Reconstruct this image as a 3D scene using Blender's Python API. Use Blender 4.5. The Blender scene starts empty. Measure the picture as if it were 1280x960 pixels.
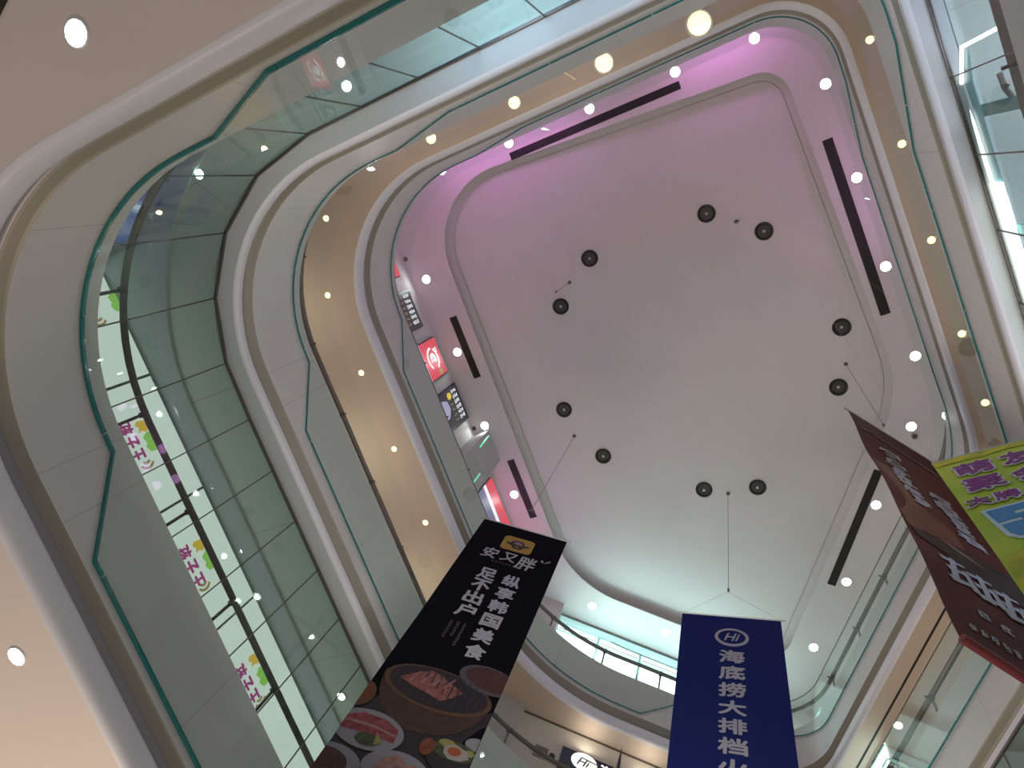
import bpy, bmesh, math, random
from mathutils import Matrix, Vector
random.seed(7)
sc = bpy.context.scene
COL = sc.collection
S = 8.0            # metres per plan unit: the camera stands 8 m from the left gallery edge
EYE = 1.6          # camera height above the ground floor

# ------------------------------------------------------------------ camera
FPX = 960.0
_u = Vector((908 - 640, 480 - 215, -FPX)).normalized()
_x = (Vector((1, 0, 0)) - _u * _u.x).normalized()
_y = _u.cross(_x)
_a = math.radians(-22)
_X = _x * math.cos(_a) + _y * math.sin(_a)
_Y = _y * math.cos(_a) - _x * math.sin(_a)
CAMM = Matrix((_X, _Y, _u))                        # camera axes -> world axes
cam_d = bpy.data.cameras.new('camera'); cam = bpy.data.objects.new('camera', cam_d); COL.objects.link(cam)
cam_d.sensor_width = 36; cam_d.lens = 36 * FPX / 1280; cam_d.clip_end = 300; cam_d.clip_start = 0.05
cam.matrix_world = Matrix.Translation((0, 0, EYE)) @ CAMM.to_4x4()
sc.camera = cam

# ------------------------------------------------------------------ world, exposure, big lamps
w = bpy.data.worlds.new('world'); sc.world = w; w.use_nodes = True
w.node_tree.nodes['Background'].inputs[0].default_value = (1.0, 0.955, 0.92, 1)
w.node_tree.nodes['Background'].inputs[1].default_value = 0.27
sc.view_settings.view_transform = 'Standard'; sc.view_settings.look = 'None'
sc.view_settings.exposure = 0; sc.view_settings.gamma = 1; sc.view_settings.use_curve_mapping = False

def lamp(name, kind, loc, energy, color, size=0.3, rot=None, size_y=None, parent=None):
    d = bpy.data.lights.new(name, kind); o = bpy.data.objects.new(name, d); COL.objects.link(o)
    d.energy = energy; d.color = color
    if kind == 'AREA':
        d.size = size
        if size_y: d.shape = 'RECTANGLE'; d.size_y = size_y
    else: d.shadow_soft_size = size
    o.location = loc
    if rot: o.rotation_euler = rot
    if parent: o.parent = parent
    return o
# added unseen warm fill at ground level, brightening the lowest ceiling
lamp('low_ceiling_fill', 'AREA', (-9.5, 9.0, 0.3), 700, (1, .80, .62), 5, (math.pi, 0, 0), 4)
lamp('atrium_fill', 'AREA', (-3.0, 4.0, 9.0), 150, (1, .95, .93), 5, (math.pi, 0, 0), 7)  # added unseen fill hanging in mid-air, lifting the upper galleries and ceiling

# ------------------------------------------------------------------ materials
def mat(name, col, rough=0.6, metal=0.0, spec=0.5, emit=None, strength=0.0, noise=0.0, nscale=3.0, col2=None, bump=0.0):
    m = bpy.data.materials.new(name); m.use_nodes = True
    nt = m.node_tree; b = nt.nodes['Principled BSDF']
    b.inputs['Base Color'].default_value = (*col, 1); b.inputs['Roughness'].default_value = rough
    b.inputs['Metallic'].default_value = metal; b.inputs['Specular IOR Level'].default_value = spec
    if emit:
        b.inputs['Emission Color'].default_value = (*emit, 1); b.inputs['Emission Strength'].default_value = strength
    if noise or col2:
        tc = nt.nodes.new('ShaderNodeTexCoord'); n = nt.nodes.new('ShaderNodeTexNoise'); r = nt.nodes.new('ShaderNodeValToRGB')
        n.inputs['Scale'].default_value = nscale; n.inputs['Detail'].default_value = 4
        nt.links.new(tc.outputs['Object'], n.inputs['Vector']); nt.links.new(n.outputs['Fac'], r.inputs[0])
        c2 = col2 or tuple(c * (1 - noise) for c in col)
        r.color_ramp.elements[0].position = .35; r.color_ramp.elements[1].position = .65
        r.color_ramp.elements[0].color = (*c2, 1); r.color_ramp.elements[1].color = (*col, 1)
        nt.links.new(r.outputs[0], b.inputs['Base Color'])
        if bump:
            bp_ = nt.nodes.new('ShaderNodeBump'); bp_.inputs['Strength'].default_value = bump; bp_.inputs['Distance'].default_value = .02
            nt.links.new(n.outputs['Fac'], bp_.inputs['Height']); nt.links.new(bp_.outputs[0], b.inputs['Normal'])
    return m

def panel_mat(name, col, rough, pitch, seam=.012):
    """painted panels with a thin open joint every `pitch` metres along the sweep (UV x is metres)"""
    m = mat(name, col, rough); nt = m.node_tree; b = nt.nodes['Principled BSDF']
    uv = nt.nodes.new('ShaderNodeUVMap'); sx = nt.nodes.new('ShaderNodeSeparateXYZ')
    nt.links.new(uv.outputs[0], sx.inputs[0])
    mo = nt.nodes.new('ShaderNodeMath'); mo.operation = 'MODULO'; mo.inputs[1].default_value = pitch
    nt.links.new(sx.outputs[0], mo.inputs[0])
    lt = nt.nodes.new('ShaderNodeMath'); lt.operation = 'LESS_THAN'; lt.inputs[1].default_value = seam
    nt.links.new(mo.outputs[0], lt.inputs[0])
    mx = nt.nodes.new('ShaderNodeMixRGB'); mx.inputs[1].default_value = (*col, 1); mx.inputs[2].default_value = tuple(c * .72 for c in col) + (1,)
    nt.links.new(lt.outputs[0], mx.inputs[0]); nt.links.new(mx.outputs[0], b.inputs['Base Color'])
    return m

def glass_mat(name, tint, base=.05, power=3.0, amp=.6, rough=.02):
    m = bpy.data.materials.new(name); m.use_nodes = True; nt = m.node_tree
    nt.nodes.remove(nt.nodes['Principled BSDF'])
    out = nt.nodes['Material Output']
    t = nt.nodes.new('ShaderNodeBsdfTransparent'); t.inputs[0].default_value = (*tint, 1)
    g = nt.nodes.new('ShaderNodeBsdfGlossy'); g.inputs['Roughness'].default_value = rough; g.inputs[0].default_value = (.9, 1, .97, 1)
    lw = nt.nodes.new('ShaderNodeLayerWeight'); lw.inputs[0].default_value = .5
    p = nt.nodes.new('ShaderNodeMath'); p.operation = 'POWER'; p.inputs[1].default_value = power
    ma = nt.nodes.new('ShaderNodeMath'); ma.operation = 'MULTIPLY_ADD'; ma.inputs[1].default_value = amp; ma.inputs[2].default_value = base
    nt.links.new(lw.outputs['Facing'], p.inputs[0]); nt.links.new(p.outputs[0], ma.inputs[0])
    mx = nt.nodes.new('ShaderNodeMixShader')
    nt.links.new(ma.outputs[0], mx.inputs[0]); nt.links.new(t.outputs[0], mx.inputs[1]); nt.links.new(g.outputs[0], mx.inputs[2])
    nt.links.new(mx.outputs[0], out.inputs[0])
    return m

M = {}
M['ceil'] = mat('white_ceiling_paint', (.70, .66, .645), .85, noise=.04, nscale=.6)
M['ceil_low'] = mat('warm_ceiling_paint', (.74, .64, .575), .8, noise=.03, nscale=.5)
M['ceil_warm'] = mat('beige_ceiling_paint', (.64, .52, .42), .7, noise=.03, nscale=.6)
M['ceil_green'] = panel_mat('grey_green_ceiling_panel', (.55, .62, .545), .6, 2.6)
M['ceil_blue'] = mat('blue_grey_ceiling_paint', (.42, .47, .50), .6)
M['fascia'] = panel_mat('white_fascia_panel', (.60, .59, .57), .38, 2.9)
M['bead'] = mat('white_bead_trim', (.74, .73, .77), .36)
M['soffit'] = mat('grey_soffit_paint', (.56, .56, .55), .6)
M['groove'] = mat('khaki_metal_groove', (.30, .275, .22), .45, .2)
M['groove_grey'] = mat('purple_grey_metal_groove', (.33, .30, .32), .42, .3)
M['floor'] = mat('stone_floor', (.55, .5, .45), .4, noise=.1)
M['wall'] = mat('white_shop_wall', (.72, .70, .67), .7, noise=.04)
M['wall_warm'] = mat('cream_shop_wall', (.72, .66, .56), .65, noise=.04)
M['dark'] = mat('black_gap', (.015, .015, .015), .6)
M['slot'] = mat('black_grille', (.02, .018, .016), .5)
M['steel'] = mat('dark_steel', (.16, .13, .115), .4, .6)
M['steel_light'] = mat('brushed_steel', (.5, .48, .46), .3, .9)
M['glass'] = glass_mat('clear_green_glass', (.96, .985, .972), .010, 3, .24)
M['screen_glass'] = glass_mat('green_tinted_glass', (.79, .825, .80), .02, 3, .26)
M['teal'] = mat('teal_glass_edge', (.0, .17, .165), .15, 0, .8)
M['black'] = mat('black_plastic', (.012, .012, .013), .45)
M['cone'] = mat('dark_speaker_cone', (.05, .045, .045), .5)
M['lamp_w'] = mat('white_lamp', (1, 1, 1), .5, emit=(.93, .97, 1), strength=16)
M['lamp_y'] = mat('warm_lamp', (1, .8, .5), .5, emit=(1, .74, .30), strength=3.2)
M['lamp_c'] = mat('pale_green_lamp', (1, 1, 1), .5, emit=(.85, 1, .93), strength=10)
M['lampring'] = mat('white_lamp_ring', (.8, .8, .8), .4)
def emi(name, c, s): return mat(name, (.02, .02, .02), .5, emit=c, strength=s)

# ------------------------------------------------------------------ mesh helpers
def link(name, me, m, parent=None, sharp=40):
    o = bpy.data.objects.new(name, me); COL.objects.link(o)
    if m is not None:
        for k in (m if isinstance(m, (list, tuple)) else [m]): me.materials.append(k)
    if sharp and len(me.polygons):
        me.polygons.foreach_set('use_smooth', [True] * len(me.polygons)); me.set_sharp_from_angle(angle=math.radians(sharp))
    if parent is not None: o.parent = parent
    return o
def mesh(name, vs, fs, m, parent=None, sharp=40):
    me = bpy.data.meshes.new(name); me.from_pydata([tuple(v) for v in vs], [], fs)
    bm = bmesh.new(); bm.from_mesh(me); bmesh.ops.recalc_face_normals(bm, faces=bm.faces); bm.to_mesh(me); bm.free()
    return link(name, me, m, parent, sharp)
def structure(o): o['kind'] = 'structure'; return o
def tag(o, label, cat, group=None):
    o['label'] = label; o['category'] = cat
    if group: o['group'] = group
    return o
def thing(name, label, cat, mw=None, group=None):
    o = bpy.data.objects.new(name, None); COL.objects.link(o); o.empty_display_size = .2
    if mw is not None: o.matrix_world = mw
    return tag(o, label, cat, group)
class MB:
    """collects shapes into ONE mesh"""
    def __init__(s): s.v = []; s.f = []
    def box(s, x0, y0, z0, x1, y1, z1, T=None):
        b = len(s.v); P = [Vector(p) for p in ((x0,y0,z0),(x1,y0,z0),(x1,y1,z0),(x0,y1,z0),(x0,y0,z1),(x1,y0,z1),(x1,y1,z1),(x0,y1,z1))]
        s.v += [T @ p if T else p for p in P]
        s.f += [tuple(b + i for i in q) for q in ((0,3,2,1),(4,5,6,7),(0,1,5,4),(1,2,6,5),(2,3,7,6),(3,0,4,7))]; return s
    def lathe(s, prof, n=24, T=None):
        b = len(s.v)
        for r, z in prof:
            for k in range(n):
                p = Vector((r * math.cos(2*math.pi*k/n), r * math.sin(2*math.pi*k/n), z)); s.v.append(T @ p if T else p)
        for i in range(len(prof) - 1):
            for k in range(n):
                k2 = (k + 1) % n; s.f.append((b+i*n+k, b+i*n+k2, b+(i+1)*n+k2, b+(i+1)*n+k))
        s.f.append(tuple(b + k for k in range(n))); s.f.append(tuple(b + (len(prof)-1)*n + k for k in range(n))); return s
    def tube(s, pts, r, n=8):
        pts = [Vector(p) for p in pts]; b = len(s.v)
        for i, p in enumerate(pts):
            t = (pts[min(i+1, len(pts)-1)] - pts[max(i-1, 0)]).normalized()
            a = t.cross(Vector((0, 0, 1)) if abs(t.z) < .9 else Vector((1, 0, 0))).normalized(); c = t.cross(a)
            for k in range(n):
                q = 2*math.pi*k/n; s.v.append(p + a*math.cos(q)*r + c*math.sin(q)*r)
        for i in range(len(pts)-1):
            for k in range(n):
                k2 = (k+1) % n; s.f.append((b+i*n+k, b+i*n+k2, b+(i+1)*n+k2, b+(i+1)*n+k))
        s.f.append(tuple(b+k for k in range(n))); s.f.append(tuple(b+(len(pts)-1)*n+k for k in range(n))); return s
    def poly(s, pts, z0, z1, T=None):
        """flat outline in local x,y extruded from z0 to z1"""
        b = len(s.v); n = len(pts)
        for z in (z0, z1): s.v += [(T @ Vector((x, y, z))) if T else Vector((x, y, z)) for x, y in pts]
        s.f.append(tuple(b + n - 1 - k for k in range(n))); s.f.append(tuple(b + n + k for k in range(n)))
        for k in range(n): s.f.append((b+k, b+(k+1) % n, b+n+(k+1) % n, b+n+k))
        return s
    def make(s, name, m, parent=None, sharp=40): return mesh(name, s.v, s.f, m, parent, sharp)
def ell(cx, cy, rx, ry, n=36, rot=0, a0=0, a1=2*math.pi):
    out = []
    for k in range(n):
        t = a0 + (a1 - a0) * k / n; x, y = rx*math.cos(t), ry*math.sin(t)
        out.append((cx + x*math.cos(rot) - y*math.sin(rot), cy + x*math.sin(rot) + y*math.cos(rot)))
    return out
def rrect(x0, y0, x1, y1, r, n=6):
    out = []
    for cx, cy, a in ((x1-r, y1-r, 0), (x0+r, y1-r, 90), (x0+r, y0+r, 180), (x1-r, y0+r, 270)):
        for k in range(n+1):
            t = math.radians(a + 90*k/n); out.append((cx + r*math.cos(t), cy + r*math.sin(t)))
    return out
def ring_poly(mb, outer, inner, z0, z1):
    b = len(mb.v); n = len(outer)
    for z in (z0, z1):
        mb.v += [Vector((x, y, z)) for x, y in outer]; mb.v += [Vector((x, y, z)) for x, y in inner]
    for k in range(n):
        j = (k+1) % n
        mb.f += [(b+k, b+j, b+n+j, b+n+k), (b+2*n+k, b+3*n+k, b+3*n+j, b+2*n+j), (b+k, b+2*n+k, b+2*n+j, b+j), (b+n+k, b+n+j, b+3*n+j, b+3*n+k)]
    return mb

_tc = {}
def text_shape(txt, bold=.0, shear=0.0):
    key = (txt, bold, shear)
    if key not in _tc:
        c = bpy.data.curves.new('lettering', 'FONT'); c.body = txt; c.size = 1; c.offset = bold; c.shear = shear; c.resolution_u = 3
        c.dimensions = '2D'; c.fill_mode = 'BOTH'; c.extrude = .002
        o = bpy.data.objects.new('lettering', c); COL.objects.link(o); dg = bpy.context.evaluated_depsgraph_get(); dg.update()
        me = bpy.data.meshes.new_from_object(o.evaluated_get(dg)); bpy.data.objects.remove(o)
        _tc[key] = ([v.co.copy() for v in me.vertices], [tuple(p.vertices) for p in me.polygons]); bpy.data.meshes.remove(me)
    return _tc[key]
def add_text(mb, txt, x0, y0, x1, y1, z, bold=.02, shear=0.0, fn=None):
    vs, fs = text_shape(txt, 0, shear)
    if not vs: return mb
    ax, bx = min(v.x for v in vs), max(v.x for v in vs); ay, by = min(v.y for v in vs), max(v.y for v in vs)
    r = bold*(y1-y0)*1.15; cnt = 12 if bold > .05 else 8
    for c in range(cnt):
        dx, dy = r*math.cos(2*math.pi*c/cnt), r*math.sin(2*math.pi*c/cnt); b = len(mb.v)
        for v in vs:
            x = x0+r + (v.x-ax)/(bx-ax)*(x1-x0-2*r) + dx; y = y0+r + (v.y-ay)/(by-ay)*(y1-y0-2*r) + dy
            mb.v.append(Vector((x, y, z + v.z + c*.0003 + (fn(x, y) if fn else 0))))
        mb.f += [tuple(b+i for i in f) for f in fs]
    return mb

# ------------------------------------------------------------------ the atrium outline
def rounded(verts, radii, seg=18):
    """list of (point, outward normal, side, t): straight side i has t=0, corner between side i-1 and i runs t 0..1"""
    n = len(verts); V = [Vector(v) for v in verts]; out = []
    for i in range(n):
        p, a, b = V[i], V[i-1], V[(i+1) % n]
        d1 = (p - a).normalized(); d2 = (b - p).normalized()
        turn = math.acos(max(-1, min(1, d1.dot(d2)))); r = radii[i]; tl = r*math.tan(turn/2)
        n1 = Vector((d1.y, -d1.x)); c = p - d1*tl - n1*r
        a0 = math.atan2(n1.y, n1.x)
        for k in range(seg+1):
            q = a0 + turn*k/seg; nn = Vector((math.cos(q), math.sin(q))); out.append((c + nn*r, nn, i, k/seg))
        # long straight run
        nxt = V[(i+1) % n]; d3 = (V[(i+2) % n]-nxt).normalized(); turn2 = math.acos(max(-1, min(1, d2.dot(d3)))); tl2 = radii[(i+1) % n]*math.tan(turn2/2)
        s0 = p + d2*tl; s1 = nxt - d2*tl2; nn = Vector((d2.y, -d2.x))
        for k in range(1, 12): out.append((s0.lerp(s1, k/12), nn, i, 1.0))
    return out
SIDES = ('top', 'right', 'diag', 'bottom', 'left')
class Loop:
    def __init__(s, verts, radii):
        s.p = rounded([(x*S, y*S) for x, y in verts], [r*S for r in radii]); s.n = len(s.p)
        s.s = [0.0]
        for k in range(s.n): s.s.append(s.s[-1] + (s.p[(k+1) % s.n][0] - s.p[k][0]).length)
        s.L = s.s[-1]
    def val(s, k, o):
        if not isinstance(o, dict): return o
        _, _, i, t = s.p[k % s.n]; a = o[SIDES[i-1]]; b = o[SIDES[i]]; return a + (b-a)*t
    def at(s, q, off=0.0):
        """point (2D), normal at arc length q"""
        q %= s.L
        lo = 0
        import bisect
        lo = min(bisect.bisect_right(s.s, q) - 1, s.n-1); f = (q - s.s[lo])/max(1e-9, s.s[lo+1]-s.s[lo])
        a, b = s.p[lo], s.p[(lo+1) % s.n]; nn = a[1].lerp(b[1], f).normalized()
        o = s.val(lo, off)*(1-f) + s.val(lo+1, off)*f
        return a[0].lerp(b[0], f) + nn*o, nn
    def near(s, x, y):
        best = min(range(s.n*8), key=lambda k: (s.at(s.L*k/(s.n*8))[0]-Vector((x, y))).length); return s.L*best/(s.n*8)
    def sweep(s, name, prof, m, closed=False, parent=None, sharp=40, q0=None, q1=None, step=.35):
        """profile points (outward offset, z) swept along the loop (whole loop or arc q0..q1); UV x = metres along"""
        if q0 is None: ks = list(range(s.n)); full = True
        else:
            cnt = max(2, int((q1-q0)/step)+1); full = False
        vs = []; us = []
        if full:
            for k in ks:
                for o, z in prof:
                    p = s.p[k][0] + s.p[k][1]*s.val(k, o); vs.append((p.x, p.y, z))
                us.append(s.s[k])
            us.append(s.L); N = s.n; idx = lambda k: (k % N)
            K = N
        else:
            for c in range(cnt):
                q = q0 + (q1-q0)*c/(cnt-1)
                for o, z in prof:
                    p, _ = s.at(q, o); vs.append((p.x, p.y, z))
                us.append(q)
            K = cnt-1; idx = lambda k: k
        P = len(prof); fs = []; uv = []
        pl = [0.0]
        for j in range(P):
            a, b = prof[j], prof[(j+1) % P]
            ao = a[0] if not isinstance(a[0], dict) else a[0]['left']; bo = b[0] if not isinstance(b[0], dict) else b[0]['left']
            pl.append(pl[-1] + math.hypot(ao-bo, a[1]-b[1]))
        for k in range(K):
            for j in range(P if closed else P-1):
                j2 = (j+1) % P
                fs.append((idx(k)*P+j, idx(k+1)*P+j, idx(k+1)*P+j2, idx(k)*P+j2))
                uv += [(us[k], pl[j]), (us[k+1], pl[j]), (us[k+1], pl[j+1]), (us[k], pl[j+1])]
        if closed and not full: fs += [tuple(range(P)), tuple(cnt*P-1-j for j in range(P))]; uv += [(0, 0)]*(2*P)
        me = bpy.data.meshes.new(name); me.from_pydata(vs, [], fs)
        l = me.uv_layers.new(name='UVMap'); l.data.foreach_set('uv', [c for t in uv for c in t])
        return link(name, me, m, parent, sharp)

OUT = Loop([(-1, -.293), (.300, -.293), (.325, .885), (-.312, 1.698), (-1, 1.172)], [.335, .15, .43, .16, .61])
REC = Loop([(-.985, -.322), (.243, -.238), (.292, .845), (-.353, 1.728), (-1.0, 1.23)], [.27, .095, .38, .10, .38])
def Z(h): return EYE + S*h
ZA, ZB, ZC = [(Z(.722), Z(.771), Z(.805), Z(.971)), (Z(1.340), Z(1.364), Z(1.393), Z(1.582)), (Z(1.882), Z(1.93), Z(1.962), Z(2.128))]
ZRING, ZREC = Z(2.60), Z(2.65)

def px_ray(px):
    d = CAMM @ Vector((px[0]-640, 480-px[1], -FPX)); return d
def px_at_z(px, z):
    d = px_ray(px); t = (z-EYE)/d.z; return Vector((d.x*t, d.y*t, z))
def px_on_plane(px, pt, nrm):
    d = px_ray(px); t = (Vector(pt)-Vector((0, 0, EYE))).dot(Vector(nrm))/d.dot(Vector(nrm)); return Vector((0, 0, EYE)) + d*t
def frame(origin, r):
    r = Vector(r).normalized(); up = Vector((0, 0, 1)); n = r.cross(up)
    m = Matrix((r, up, n)).transposed().to_4x4(); m.translation = Vector(origin); return m
VB = [Vector((x*S, y*S)) for x, y in ((-1, -.293), (.300, -.293), (.325, .885), (-.312, 1.698), (-1, 1.172))]
def side_pt(side, along, off, z):
    i = SIDES.index(side); a, b = VB[i], VB[(i+1) % 5]; t = (b-a).normalized(); n = Vector((t.y, -t.x)); p = a + t*along + n*off
    return Vector((p.x, p.y, z)), Vector((-t.x, -t.y, 0)), Vector((n.x, n.y, 0))   # point, sign's right-hand direction, outward

# ------------------------------------------------------------------ setting: slabs, fascias, trims, ceilings, walls
def slab(k, zz, inner, gmat):
    zb, zbt, zf, zt = zz
    if k == 1: structure(OUT.sweep('ceiling', [(.42, zb), (.085, zb)], M['soffit']))
    structure(OUT.sweep('trim_%d' % (2*k+1), [(.09, zb), (.045, zb+.012), (.012, zb+.06), (0, zb+.12), (0, zbt-.12), (.012, zbt-.06), (.045, zbt-.015), (.09, zbt)], M['bead'], sharp=60))
    zm = zbt + (zf-zbt)*.5
    structure(OUT.sweep('trim_%d' % (2*k+2), [(.09, zbt), (.12, zbt+.01), (.115, zm-.02), (.08, zm)], gmat, sharp=60))
    structure(OUT.sweep('trim_%d' % (k+20), [(.08, zm), (.065, zm+.01), (.03, zf-.02), (0, zf)], M['groove'], sharp=60))
    structure(OUT.sweep('wall_%s' % ('lower', 'middle', 'upper')[k], [(0, zf), (0, zt), (.3, zt+.02)], M['fascia']))
    structure(OUT.sweep('floor', [(.28, zt+.03), (4.5, zt+.03)], M['floor']))
slab(0, ZA, .42, M['groove_grey']); slab(1, ZB, .42, M['groove']); slab(2, ZC, .42, M['groove'])
structure(OUT.sweep('ceiling', [(.09, ZA[0]), (14, ZA[0])], M['ceil_low']))
F2W = dict(top=1.9, right=1.9, diag=1.9, bottom=1.9, left=1.9)
F2M = dict(top=1.2, right=1.2, diag=1.2, bottom=1.2, left=1.36)
F2S = dict(top=.40, right=.26, diag=.02, bottom=.02, left=.39)
structure(OUT.sweep('ceiling', [(.41, ZB[0]), (F2M, ZB[0]), (F2M, ZB[0]-.05)], M['ceil_green'], sharp=30))
structure(OUT.sweep('ceiling', [(F2M, ZB[0]-.05), (4.0, ZB[0]-.05)], M['ceil_blue']))
def straight_wall(name, offs, z0, z1, m):
    L_ = []
    for i in range(5):
        a, b = VB[i], VB[(i+1) % 5]; t_ = (b-a).normalized(); n_ = Vector((t_.y, -t_.x)); L_.append((a + n_*offs[SIDES[i]], t_))
    P = []
    for i in range(5):
        (p, d1), (q_, d2) = L_[i-1], L_[i]; den = d1.x*d2.y-d1.y*d2.x; k = ((q_-p).x*d2.y-(q_-p).y*d2.x)/den; P.append(p+d1*k)
    vs = [(p.x, p.y, z) for z in (z0, z1) for p in P]
    return structure(mesh(name, vs, [(i, (i+1) % 5, 5+(i+1) % 5, 5+i) for i in range(5)], m, sharp=20))
straight_wall('wall_shops', F2W, ZA[3], ZB[0], M['wall'])
F3W = dict(top=3.2, right=2.5, diag=.64, bottom=.57, left=3.2)
structure(OUT.sweep('ceiling', [(.09, ZC[0]), (4.4, ZC[0])], M['ceil_warm']))
straight_wall('wall_gallery', F3W, ZB[3], ZC[0], M['wall_warm'])
F4W = dict(top=2.2, right=2.2, diag=1.6, bottom=1.52, left=1.13)
straight_wall('wall_top', F4W, ZC[3], ZRING, M['wall'])
structure(REC.sweep('ceiling', [(0, ZRING), (4.5, ZRING)], M['ceil']))
structure(REC.sweep('trim_7', [(0, ZRING), (0, ZRING+.05), (.22, ZRING+.05), (.22, ZREC), (-.16, ZREC)], M['ceil'], sharp=70))
_rv = []
for k in range(REC.n):
    p = REC.p[k][0] - REC.p[k][1]*.15; _rv.append((p.x, p.y, ZREC))
structure(mesh('ceiling', _rv, [tuple(range(REC.n))], M['ceil'], sharp=0))
# shadow gaps in the beige and the tiled ceilings
q_d0, q_d1 = OUT.near(*side_pt('diag', 1.2, 0, 0)[0][:2]), OUT.near(*side_pt('diag', 7.6, 0, 0)[0][:2])
structure(OUT.sweep('trim_8', [(.385, ZC[0]-.003), (.43, ZC[0]-.003), (.43, ZC[0]+.02), (.385, ZC[0]+.02)], M['dark'], True, q0=q_d0, q1=q_d1))
structure(OUT.sweep('trim_9', [(.55, ZC[0]-.004), (.60, ZC[0]-.05), (.66, ZC[0]-.05), (.66, ZC[0]+.02)], M['ceil_warm'], True, q0=q_d0, q1=q_d1))

# columns and wall boxes
def pier(name, side, a0, a1, o0, o1, z0, z1, m):
    p, r, n = side_pt(side, 0, 0, 0); t = -r; b = MB()
    c = [p + t*a + n*o for a, o in ((a0, o0), (a1, o0), (a1, o1), (a0, o1))]
    b.poly([(q.x, q.y) for q in c], z0, z1); return structure(b.make(name, m, sharp=20))
M['pier'] = mat('grey_pier_cladding', (.50, .485, .47), .35); M['pier_pink'] = mat('mauve_pier_cladding', (.56, .47, .47), .45)
pier('wall_pier_grey', 'left', 3.86, 4.86, .655, 1.3, ZC[3], ZRING-.002, M['pier'])
pier('wall_pier_mauve', 'bottom', 6.62, 7.9, 1.15, 2.2, ZC[3], ZRING-.002, M['pier_pink'])
pier('wall_pier_cream', 'bottom', 6.63, 8.2, .37, 2.0, ZB[3], ZC[0]-.002, M['pier'])

# ------------------------------------------------------------------ balustrades
HIGH, LOW = .34, 1.26
def q_of(side, along): return OUT.near(*side_pt(side, along, 0, 0)[0][:2])
def drop_table(low_left, low_diag):
    """(arc length, how far the glass hangs below the floor edge)"""
    Lt = lambda x: q_of('top', (x+1)*S); Ll = lambda y: q_of('left', (1.172-y)*S)
    T = [(Lt(-.60), HIGH), (Lt(-.43), low_left), (Lt(.13), low_left), (q_of('right', 1.6), low_left), (q_of('right', 3.0), .42), (q_of('right', 7.6), .42),
         (q_of('diag', .6), low_diag), (q_of('diag', 6.9), low_diag), (q_of('diag', 8.3), HIGH), (q_of('bottom', 3.1), HIGH), (q_of('bottom', 4.0), low_left),
         (Ll(.19), low_left), (Ll(.055), HIGH)]
    return T
def drop_at(T, q):
    T = sorted(T); q %= OUT.L
    for i in range(len(T)):
        a = T[i]; b = T[(i+1) % len(T)]; q0, q1 = a[0], b[0]
        if q1 < q0: q1 += OUT.L
        for qq in (q, q+OUT.L):
            if q0 <= qq <= q1: return a[1] + (b[1]-a[1])*(qq-q0)/max(1e-6, q1-q0)
    return T[0][1]
RAIL = dict(top=.50, right=.30, diag=.25, bottom=.30, left=.52)
PITCH = 1.54
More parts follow.
